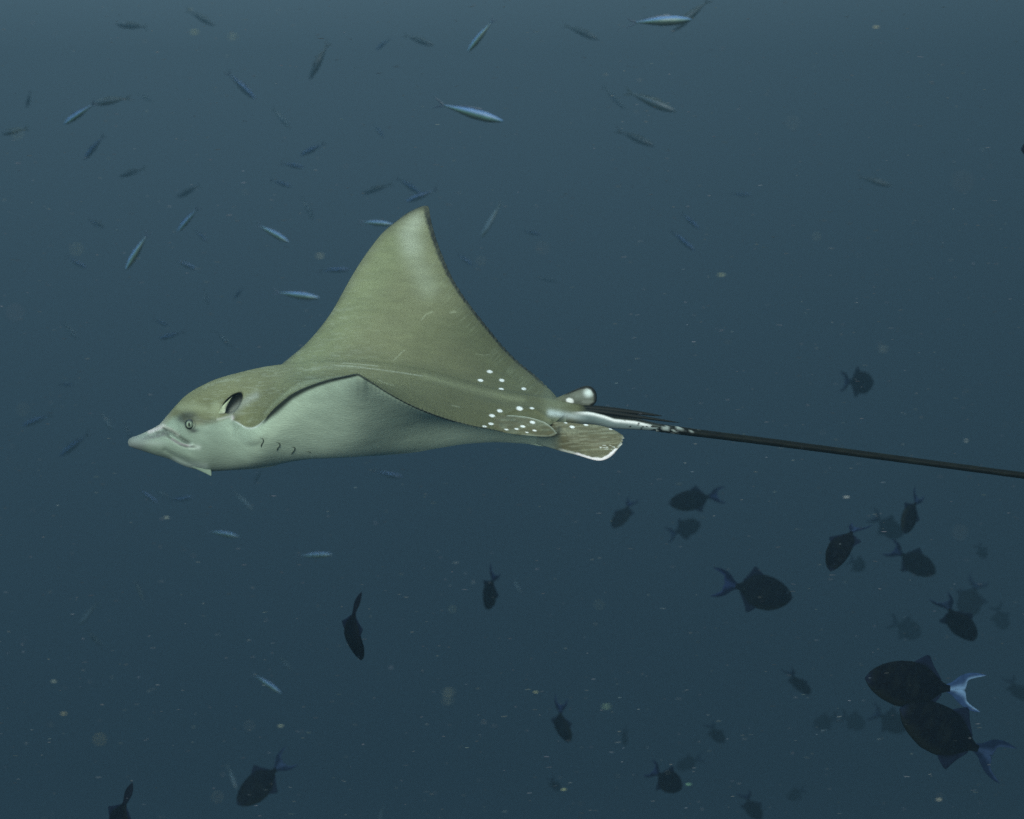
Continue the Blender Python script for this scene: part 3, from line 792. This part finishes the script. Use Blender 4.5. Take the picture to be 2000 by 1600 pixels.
TOPF = [(0,.003),(.02,.012),(.06,.026),(.15,.048),(.28,.064),(.42,.064),(.56,.050),(.70,.030),(.80,.015),(.84,.013)]
BOTF = [(0,.003),(.02,.014),(.06,.030),(.15,.055),(.28,.074),(.42,.074),(.56,.056),(.70,.032),(.80,.015),(.84,.013)]
WIDF = [(0,.003),(.03,.014),(.1,.028),(.28,.046),(.45,.044),(.6,.032),(.75,.014),(.84,.006)]
def make_fusilier(kind, bend):
    stripe, back, belly, ext = {
        'bright': ((.13, .27, .56), (.05, .09, .22), (.055, .085, .075), (.22, .85)),
        'blue':   ((.10, .21, .48), (.04, .07, .15), (.05, .08, .085), (.15, .8)),
        'pale':   ((.13, .21, .29), (.07, .11, .16), (.10, .15, .16), (-.9, .8)),
        'dusk':   ((.085, .15, .23), (.055, .085, .10), (.065, .10, .105), (.1, .5))}[kind]
    def colf(S_, zz, y):
        c = np.zeros(S_.shape+(3,)); c[:] = belly
        c = mix(c, back, sm(ext[1]-.15, ext[1]+.15, zz))
        lo = ext[0]*sm(0, .35, S_)*(1-sm(.5, .8, S_)) + (.0)*(S_)
        k = sm(lo-.28, lo+.12, zz)*(1-sm(ext[1]-.1, ext[1]+.2, zz))
        c = mix(c, stripe, k*(1-.45*sm(.5, .84, S_)))
        c = mix(c, (.20, .42, .30), .6*np.exp(-((zz-lo+.12)/.16)**2)*(k < .9)*(kind == 'bright'))
        return c
    r = bpy.data.objects.new("fusilier", None); COL.objects.link(r); r.empty_display_size = .05
    V, F, C = fish_body(TOPF, BOTF, WIDF, 22, 16, colf, x1=.84)
    me = make_mesh("body", V, F, C); bendit(me, bend); link("body", me, FUS, r)
    tc = tuple(.5*(a+b) for a, b in zip(back, belly))
    fin("caudal_fin", [(.82,.012),(.88,.035),(.94,.06),(1.0,.082)], [(.82,0),(.885,.006),(.93,.034),(1.0,.078)], FUS, tc, r, bend, 8, 4, .003)
    fin("caudal_fin", [(.82,-.012),(.88,-.035),(.94,-.06),(1.0,-.082)], [(.82,0),(.885,-.006),(.93,-.034),(1.0,-.078)], FUS, tc, r, bend, 8, 4, .003)
    fin("dorsal_fin", [(.28,.060),(.34,.090),(.45,.080),(.6,.062),(.72,.040)], [(.28,.05),(.45,.05),(.6,.04),(.72,.022)], FUS, tc, r, bend, 8, 4, .003)
    return r

PROTO = {}
def copy_fish(k):
    """first use moves the prototype itself, later uses copy it with its parts"""
    if k not in PROTO:
        if k[0] == 'T':
            r = make_trigger(k[2], k[1] == 'far', k[3])
        else:
            r = make_fusilier(k[1], k[2])
        PROTO[k] = r
        return r
    s = PROTO[k]
    r = s.copy(); COL.objects.link(r)
    for ch in s.children:
        c = ch.copy(); COL.objects.link(c); c.parent = r
    return r

def place(k, nose, tail, L, label, group, fs=.95, toward=1, roll=0, flip=False, D=None, tall=1.0):
    nose, tail = np.array(nose, float), np.array(tail, float)
    px = np.hypot(*(nose-tail))
    if D is not None and D > 8.0:
        D *= 1.28 if D < 14 else 1.42
    if k[0] == 'F' and k[1] != 'bright' and D is not None:
        D = min(D*1.3, 25)
    if D is None:
        D = L*fs*CAMD/(px*.001)
    L = px*.001*D/CAMD/fs
    dd = L*math.sqrt(max(0, 1-fs*fs))*toward
    pn = Vector(P(nose[0], nose[1], D-CAMD-dd/2)); pt = Vector(P(tail[0], tail[1], D-CAMD+dd/2))
    f = (pn-pt).normalized()
    L = (pn-pt).length
    view = ((pn+pt)/2 - cam.location).normalized()
    up = f.cross(view).normalized()
    if (up.z < 0) != flip:
        up = -up
    up = (Matrix.Rotation(math.radians(roll), 3, f) @ up).normalized()
    side = up.cross(f).normalized()
    R = Matrix((f, side, up)).transposed()
    o = copy_fish(k)
    o.location = pn
    o.rotation_euler = R.to_euler()
    if k[0] == 'T' and D > 5:
        tall = rng.uniform(.84, 1.1)
    o.scale = (L, L, L*tall)
    o["category"] = "fish"; o["label"] = label; o["group"] = group
    return o

GT = "dark triggerfish hovering below and behind the ray"
N0, N1, N2, FR = ('T', 'near', 0.0, 'dark'), ('T', 'near', .55, 'blue'), ('T', 'near', -.55, 'dark'), ('T', 'far', 0.0, 'dark')
NB, NP_, NC, ND = ('T', 'near', 0.0, 'blue'), ('T', 'near', 0.0, 'pale'), ('T', 'near', .7, 'shut'), ('T', 'near', -.3, 'shut')
TR = [ # kind, nose, tail, length m, fs, toward, roll, flip, D, label
 (NP_,(1689,1325),(1912,1352),.27,.98,1,0,0,None,"big black triggerfish with pale blue forked tail, the level one of the close pair"),
 (NB,(1757,1384),(1962,1490),.28,.97,1,8,0,None,"big black triggerfish tilted nose up just under the level one with the pale tail"),
 (N0,(1548,1168),(1396,1136),.34,.96,-1,0,0,None,"dark triggerfish facing right with wide open thin tail streamers and tall pointed dorsal fin"),
 (N0,(1306,984),(1414,966),.34,.93,1,6,0,8.0,"dim triggerfish facing left beneath the middle of the ray's tail"),
 (N0,(1198,1032),(1238,974),.34,.72,1,40,0,8.4,"small dim oval triggerfish nose down, just below and behind the ray's pelvic fin"),
 (FR,(1368,1022),(1302,1046),.34,.80,-1,0,1,10.5,"faint rounded triggerfish directly under the dim one facing left"),
 (N1,(1622,1116),(1672,994),.34,.93,1,34,1,3.8,"near-black curled triggerfish diving, pointed dark fin to its left and blue tail beside it"),
 (NB,(1764,1042),(1796,962),.34,.80,1,-42,1,5.6,"dark triggerfish hanging head down near the right edge with a blue fin behind it"),
 (N0,(1827,1121),(1735,1068),.34,.90,-1,10,0,7.2,"dim triggerfish slanting down to the right, just below the head-down one"),
 (NB,(1902,1252),(1836,1166),.34,.88,-1,30,0,5.4,"blackish triggerfish with blue tail, diving right above the pale-tailed pair"),
 (FR,(1882,1205),(1912,1130),.34,.70,1,0,0,12.0,"very faint triggerfish right behind the blue-tailed diving one"),
 (N0,(1580,1357),(1536,1306),.34,.85,-1,50,0,8.5,"small slender dark triggerfish left of the big pale-tailed one, nose down to the right"),
 (N0,(1331,1542),(1268,1500),.34,.80,-1,5,0,6.2,"dark stout triggerfish near the bottom edge, fin standing up, nose down right"),
 (N2,(1110,1450),(1080,1378),.34,.85,-1,45,1,6.6,"dark triggerfish diving near the bottom middle with a fin hanging down at left"),
 (N0,(950,1190),(967,1112),.34,.75,-1,42,0,6.6,"dark oblong triggerfish head down with a violet-blue line across its tail end"),
 (NC,(706,1290),(661,1166),.34,.93,-1,64,0,3.4,"black triggerfish seen end on below the belly, narrow raised tail and grey sheen"),
 (NB,(463,1572),(566,1478),.34,.95,1,0,0,5.2,"dark triggerfish facing down left at the bottom, blue-edged back and small blue tail"),
 (ND,(224,1668),(242,1528),.34,.97,-1,48,0,3.2,"black triggerfish cut by the bottom edge with only its back and bent tail showing"),
 (FR,(1706,748),(1642,745),.34,.62,-1,0,0,9.5,"lone faint round triggerfish above the thin end of the ray's tail"),
 (N0,(1994,292),(2100,280),.34,.95,1,0,0,3.9,"dark blue fish barely entering at the upper right edge"),
 (FR,(1690,1110),(1656,1092),.34,.60,-1,0,0,14.5,"tiny faint triggerfish below right of the near-black curled one"),
 (FR,(1762,1048),(1700,1005),.34,.85,-1,0,0,13.0,"faint triggerfish half hidden behind the head-down one near the right edge"),
 (FR,(1800,1240),(1735,1212),.34,.85,-1,0,0,16.5,"almost invisible triggerfish left of the blue-tailed diving one"),
 (FR,(1964,1230),(1944,1180),.34,.75,-1,0,0,16.5,"almost invisible triggerfish at the right edge beyond the blue-tailed diving one"),
 (FR,(1926,1090),(1908,1062),.34,.7,-1,0,0,17.0,"almost invisible small fish at the right edge level with the dim slanting triggerfish"),
 (FR,(1772,1424),(1700,1388),.34,.85,-1,0,0,11.5,"faint triggerfish close behind the nose of the tilted big black one"),
 (FR,(1690,1418),(1640,1396),.34,.8,-1,0,0,17.0,"almost invisible triggerfish left of the faint one behind the big pair"),
 (FR,(1588,1418),(1640,1400),.34,.8,1,0,0,16.5,"almost invisible triggerfish below the small slender dark one"),
 (FR,(1412,1452),(1384,1412),.34,.8,-1,30,0,11.5,"small faint diving triggerfish between the stout bottom one and the slender one"),
 (FR,(1218,1455),(1224,1420),.34,.7,-1,60,0,14.0,"tiny faint vertical fish right of the diving triggerfish at bottom middle"),
 (FR,(1320,1500),(1375,1478),.34,.85,1,0,0,15.5,"almost invisible triggerfish just above the stout one near the bottom edge"),
 (FR,(1484,1602),(1452,1546),.34,.88,-1,25,0,8.2,"dim triggerfish sliding out of the bottom edge right of the stout one"),
 (FR,(1538,1560),(1575,1540),.34,.75,1,0,0,16.5,"almost invisible triggerfish at the bottom right of the one leaving the frame"),
 (FR,(2002,1368),(1968,1322),.34,.8,-1,30,0,12.0,"faint slim fish at the right edge beside the pale blue tail"),
 (FR,(1092,1545),(1074,1518),.34,.7,-1,30,0,13.5,"faint tiny fish near the bottom edge under the diving middle triggerfish"),
]
for k, n, t, L, fs, tw_, roll, fl, D, lab in TR:
    place(k, n, t, L, lab, GT, fs, tw_, roll, bool(fl), D)

GF = "slender blue-striped fusiliers schooling around the ray"
BR, BL, PA, DU = 'bright', 'blue', 'pale', 'dusk'
FU = [ # kind, bend, nose, tail, L, fs, roll, D, label
 (BR,0,(984,237),(845,200),.30,.99,12,None,"brightest fusilier above the ray's wing tip, blue stripe slanting down right"),
 (BR,.15,(1352,38),(1218,44),.30,.99,-8,None,"bright fusilier at the top edge with blue and green flank and olive belly"),
 (BR,0,(913,102),(968,33),.28,.95,25,6.3,"bright blue-white fusilier diving down left high above the wing tip"),
 (BR,0,(768,438),(698,433),.28,.98,0,7.0,"bright fusilier touching the front edge of the raised wing just below its tip"),
 (BL,0,(793,394),(858,368),.28,.97,0,8.2,"slim blue fusilier just above left of the raised wing tip"),
 (PA,0,(939,465),(981,392),.28,.97,35,7.6,"grey-lavender fusilier diving steeply right of the raised wing tip"),
 (BL,0,(923,518),(890,494),.28,.9,10,12,"short faint blue fusilier close to the rear edge of the raised wing"),
 (BL,.2,(1057,459),(1018,450),.28,.95,0,15,"tiny faint fusilier right of the raised wing, nearly level"),
 (DU,.2,(1322,218),(1212,176),.32,.98,6,7.0,"long dusky fusilier with arched back in the upper right middle"),
 (PA,0,(1222,213),(1176,168),.28,.95,15,12,"pale blurry fusilier beside the tail of the arched dusky one"),
 (DU,0,(1280,286),(1200,253),.28,.97,10,9.5,"dusky fusilier below the arched one, slanting down right"),
 (DU,0,(1170,77),(1098,48),.28,.97,0,11.5,"faint dusky fusilier near the top between two bright ones"),
 (DU,.2,(1312,62),(1392,-6),.32,.97,0,7.0,"dusky fusilier crossing the tail-first end of the bright one at the top edge"),
 (BL,0,(1367,448),(1328,414),.28,.93,12,11,"faint blue fusilier, upper of two slanting together right of the wing"),
 (BL,.1,(1358,490),(1306,448),.30,.95,20,10,"blue and yellowish fusilier, lower of two slanting together right of the wing"),
 (BL,0,(1468,381),(1426,379),.28,.95,0,15.5,"tiny level fusilier far off in the upper right"),
 (DU,0,(1744,364),(1672,344),.30,.97,0,9.5,"lone dark slim fusilier in the empty water at upper right"),
 (PA,0,(1088,549),(1048,543),.28,.95,0,17,"almost invisible fusilier right of the middle of the raised wing's rear edge"),
 (BR,0,(124,243),(190,198),.28,.97,-6,7.2,"bright fusilier in the upper left heading down left, meeting a dark one's nose"),
 (DU,0,(180,203),(260,190),.30,.97,0,8.0,"dark brownish fusilier tail-on to the bright upper left one"),
 (BL,0,(164,312),(206,262),.28,.95,10,11.5,"faint blue fusilier diving left, under the bright upper left one"),
 (DU,.2,(226,48),(296,54),.28,.97,0,12,"faint level fusilier near the top left"),
 (DU,0,(420,50),(362,18),.28,.95,0,13,"faint dusky fish near the top edge left of centre"),
 (BL,0,(500,194),(440,138),.28,.95,5,10.5,"blue-backed fusilier slanting down right in the upper left middle"),
 (DU,-.2,(604,156),(644,78),.30,.97,0,8.6,"dusky bluish fusilier diving steeply in the upper left middle"),
 (BL,0,(586,304),(638,278),.28,.95,0,11,"violet-blue fusilier sloping down left above the pair of short ones"),
 (BL,0,(594,327),(546,319),.28,.97,0,12.5,"short pale-blue fusilier, upper of two stacked above the raised wing's front"),
 (BL,0,(570,365),(526,351),.28,.97,0,13,"short blue fusilier, lower of two stacked above the raised wing's front"),
 (DU,0,(232,345),(286,328),.28,.95,0,12,"thin dusky fusilier in the left upper water, almost level"),
 (DU,.2,(345,386),(396,360),.28,.95,0,13,"thin purplish fusilier above the bright steep one at upper left"),
 (BR,0,(346,453),(390,402),.28,.95,-5,8.0,"short bright fusilier diving left, the higher of two bright left-hand ones"),
 (BR,0,(245,528),(292,450),.30,.97,25,6.6,"long bright fusilier diving steeply, the lower of two bright left-hand ones"),
 (DU,0,(206,444),(170,428),.28,.93,0,16,"tiny faint fusilier between the thin dusky one and the long bright one"),
 (BL,0,(404,472),(378,446),.28,.9,0,15,"small faint blue fusilier just below the short bright one"),
 (BR,.12,(565,473),(496,435),.28,.96,0,7.4,"dark-backed fusilier with a bright stripe left of the raised wing, head down right"),
 (PA,0,(614,430),(586,382),.28,.93,0,14,"pale ghostly fusilier standing steeply above the bright-striped one"),
 (BL,0,(170,524),(128,501),.28,.95,0,12.5,"small blue fusilier left of the long bright steep one"),
 (BL,.15,(384,526),(338,506),.28,.93,-10,10.5,"stubby violet fusilier below the short bright one"),
 (BL,0,(684,526),(620,529),.28,.98,0,9.6,"thin level blue fusilier almost touching the raised wing's front edge"),
 (DU,0,(2,262),(58,250),.30,.9,0,8.0,"dark fish cut by the left edge high up"),
 (BL,0,(750,268),(728,242),.28,.9,0,15,"tiny faint fusilier over the raised wing, left of the brightest one's tail"),
 (BL,0,(734,98),(764,74),.28,.9,0,14,"faint fusilier near the top, left of a pair nose to nose"),
 (DU,0,(848,89),(786,68),.28,.96,0,11,"dusky fusilier near the top slanting right, right of a faint small one"),
 (DU,0,(708,378),(770,358),.28,.95,0,12.5,"thin dusky fusilier up and left of the raised wing tip"),
 (BL,0,(822,378),(772,346),.28,.93,10,14,"faint bluish fusilier crossing behind the slim blue one above the wing tip"),
 (BR,0,(625,582),(530,570),.30,.98,0,7.6,"long level fusilier with bright blue line just left of the raised wing"),
 (BL,0,(457,584),(477,560),.28,.9,0,13,"tiny bright blue fusilier diving left of the long level one"),
 (PA,0,(406,598),(400,562),.28,.9,0,14,"pale vertical fusilier left of the tiny bright diving one"),
 (BL,0,(330,637),(296,622),.28,.93,0,15,"short faint blue fusilier, the upper of two above the ray's head"),
 (BL,0,(310,662),(362,648),.28,.96,0,12,"thin blue fusilier, the lower of two above the ray's head"),
 (PA,0,(152,662),(122,628),.28,.9,0,17,"almost invisible fusilier at the left, level with the two above the head"),
 (BL,0,(145,752),(112,751),.28,.95,0,15,"tiny level fusilier at far left, higher than the snout"),
 (BL,0,(43,832),(104,808),.28,.96,0,10.5,"thin blue fusilier at the far left edge level with the ray's snout"),
 (BL,-.2,(116,892),(176,845),.28,.93,0,11.5,"faint fusilier with a bright head low left of the snout"),
 (PA,.2,(222,842),(194,800),.28,.9,0,13,"ghostly pale fusilier in front of the snout, the left of two"),
 (PA,0,(256,858),(238,820),.28,.9,0,14.5,"ghostly pale fusilier in front of the snout, the right of two"),
 (BL,0,(310,983),(266,952),.28,.96,10,10,"pale-blue fusilier below the snout slanting down right, leftmost of three together"),
 (PA,.4,(330,972),(300,956),.28,.9,0,13,"small curved fusilier below the snout, middle of three together"),
 (BL,.15,(378,971),(326,979),.28,.96,0,11,"bluish fusilier below the snout, rightmost of three together, almost level"),
 (PA,.1,(495,997),(453,957),.28,.94,0,10.5,"pale green-blue fusilier below the ray's throat, head down right"),
 (BR,.12,(467,1048),(398,1036),.28,.97,0,9.4,"thin bright fusilier beneath the throat, nearly level and slightly arched"),
 (BR,0,(650,1083),(576,1086),.28,.98,0,9.2,"thin level bright fusilier in the dark water under the belly"),
 (BL,0,(788,932),(722,920),.28,.97,0,10.5,"faint slim fusilier right under the ray's belly line"),
 (PA,0,(154,1221),(193,1174),.28,.95,10,9.0,"pale blue fusilier diving down left in the lower left water"),
 (DU,0,(282,1175),(262,1130),.28,.93,0,11,"dusky slim fusilier standing upright right of the pale diving one"),
 (DU,0,(200,1262),(164,1228),.28,.93,0,14.5,"faint dark sliver of a fish under the pale diving one"),
 (BR,0,(550,1354),(490,1314),.28,.95,15,8.6,"bright pale fusilier slanting down right in the lower left middle"),
 (PA,0,(570,1310),(546,1282),.28,.92,0,13,"faint greenish fusilier just above right of the bright lower one"),
 (PA,0,(463,1542),(442,1490),.28,.95,0,9.2,"greenish pale fusilier upright beside the nose of the bottom left triggerfish"),
 (PA,0,(738,1612),(750,1570),.28,.95,0,9.6,"pale fusilier sticking up from the bottom edge left of centre"),
 (PA,.5,(1018,1158),(1000,1128),.28,.92,0,11,"pale curved sliver of a fish right of the oblong triggerfish"),
 (PA,0,(568,250),(530,210),.28,.9,0,15,"faint blurred fusilier left of the gap between wing tip and the top"),
 (DU,0,(52,212),(60,176),.28,.9,0,14,"faint upright sliver of a fish at the upper left edge"),
 (PA,0,(298,198),(268,182),.28,.9,0,14,"faint pale fusilier just behind the dark brownish one"),
 (BL,0,(192,442),(172,430),.28,.9,0,19,"minute faint fish left of the long bright steep one"),
 (DU,0,(497,944),(512,916),.28,.9,0,11,"dusky sliver of a fish crossing under the gill slits"),
 (PA,0,(455,678),(418,646),.28,.9,0,17,"almost invisible fusilier above the ray's forehead"),
]
for kd, be, n, t, L, fs, roll, D, lab in FU:
    place(('F', kd, be), n, t, L, lab, GF, fs, 1 if n[0] > t[0] else -1, roll, False, D)

# ------------------------------------------------------------------ drifting plankton flecks (too many to count)
V = []; F = []; C = []
def fleck(px, py, D, lx, lz, col, ang):
    k = .001*D/CAMD
    c = P(px, py, D-CAMD)
    b = len(V)
    ca, sa = math.cos(ang), math.sin(ang)
    n, m = 6, 4
    for i in range(m+1):
        a = math.pi*i/m
        for j in range(n):
            w = 2*math.pi*j/n
            x = lx*.5*k*math.cos(a); r = lz*.5*k*math.sin(a)*(1+.3*rng.random())
            y, z = r*math.cos(w), r*math.sin(w)
            V.append((c[0]+x*ca-z*sa, c[1]+y, c[2]+x*sa+z*ca)); C.append(col)
    for q in gridfaces(m+1, n, True):
        F.append(tuple(q+b))
for _ in range(2300):
    px, py = rng.uniform(-150, 2150), rng.uniform(-120, 1720)
    D = rng.uniform(1.0, 6.5)
    s = rng.gamma(2.0, 1.0)
    lx = min(2.5 + s*2.1, 13); lz = rng.uniform(.45, 1.15)
    if 230 < px < 1240 and 380 < py < 935 and D < 3.2:
        D = rng.uniform(3.3, 6.5)
    g = rng.uniform(.04, .17)*(.4+1.2*vnoise(np.array(px*.008), np.array(py*.008), 97))
    col = (g*rng.uniform(.85, 1.1), g*rng.uniform(.95, 1.1), g*rng.uniform(.95, 1.3))
    fleck(px, py, D, lx, lz, col, rng.normal(.03, .07))
for px, py, sz, D, col in [(150,487,26,.62,(.50,.52,.34)),(195,1444,26,.60,(.60,.52,.22)),(876,1352,16,.75,(.5,.52,.38)),(874,1368,13,.72,(.5,.52,.38)),
    (35,262,26,.65,(.45,.5,.38)),(380,63,15,.95,(.6,.66,.42)),(455,72,15,.85,(.5,.56,.38)),(1184,1380,17,.95,(.42,.60,.42)),(884,1190,18,.85,(.38,.46,.36)),
    (1170,1181,20,.7,(.36,.42,.34)),(625,500,15,.95,(.6,.62,.5)),(1595,462,18,.8,(.42,.46,.38)),(1548,240,26,.6,(.3,.32,.3)),(940,510,20,.75,(.36,.36,.3)),
    (1875,1040,30,.55,(.25,.28,.3)),(487,1417,20,.7,(.35,.36,.32)),(1060,485,26,.6,(.3,.3,.28)),(425,1557,24,.65,(.34,.34,.28)),(30,610,34,.5,(.3,.27,.3)),
    (1880,355,44,.42,(.2,.2,.2)),(45,800,26,.6,(.26,.28,.22)),(1725,682,16,.85,(.4,.44,.42)),(1046,1352,10,1.4,(.85,.85,.5)),(1101,1542,11,1.4,(.75,.8,.45)),
    (1345,1532,12,1.4,(.4,.75,.5)),(1887,861,18,1.2,(.6,.62,.6)),(1653,971,14,1.4,(.8,.8,.8)),(1834,1562,12,1.3,(.8,.75,.6)),(1711,53,14,1.3,(.7,.65,.45)),
    (1409,537,17,1.2,(.55,.6,.42)),(105,1331,12,1.3,(.6,.65,.55)),(124,1394,13,1.2,(.6,.55,.35)),(548,1418,12,1.3,(.6,.65,.5)),(325,1011,12,1.3,(.7,.75,.65))]:
    if sz > 17:
        fleck(px, py, D, sz*.30, sz*.16, tuple(.55*v for v in col), .1)
    else:
        fleck(px, py, D, sz*.95, sz*.17, tuple(.45*v for v in col), .03)
pl = link("plankton", make_mesh("plankton", V, F, C), skin_material("plankton", .6, .2, .1, 60, .0002))
pl["kind"] = "stuff"
pl["label"] = "pale specks of plankton drifting all through the water"
pl["category"] = "plankton"
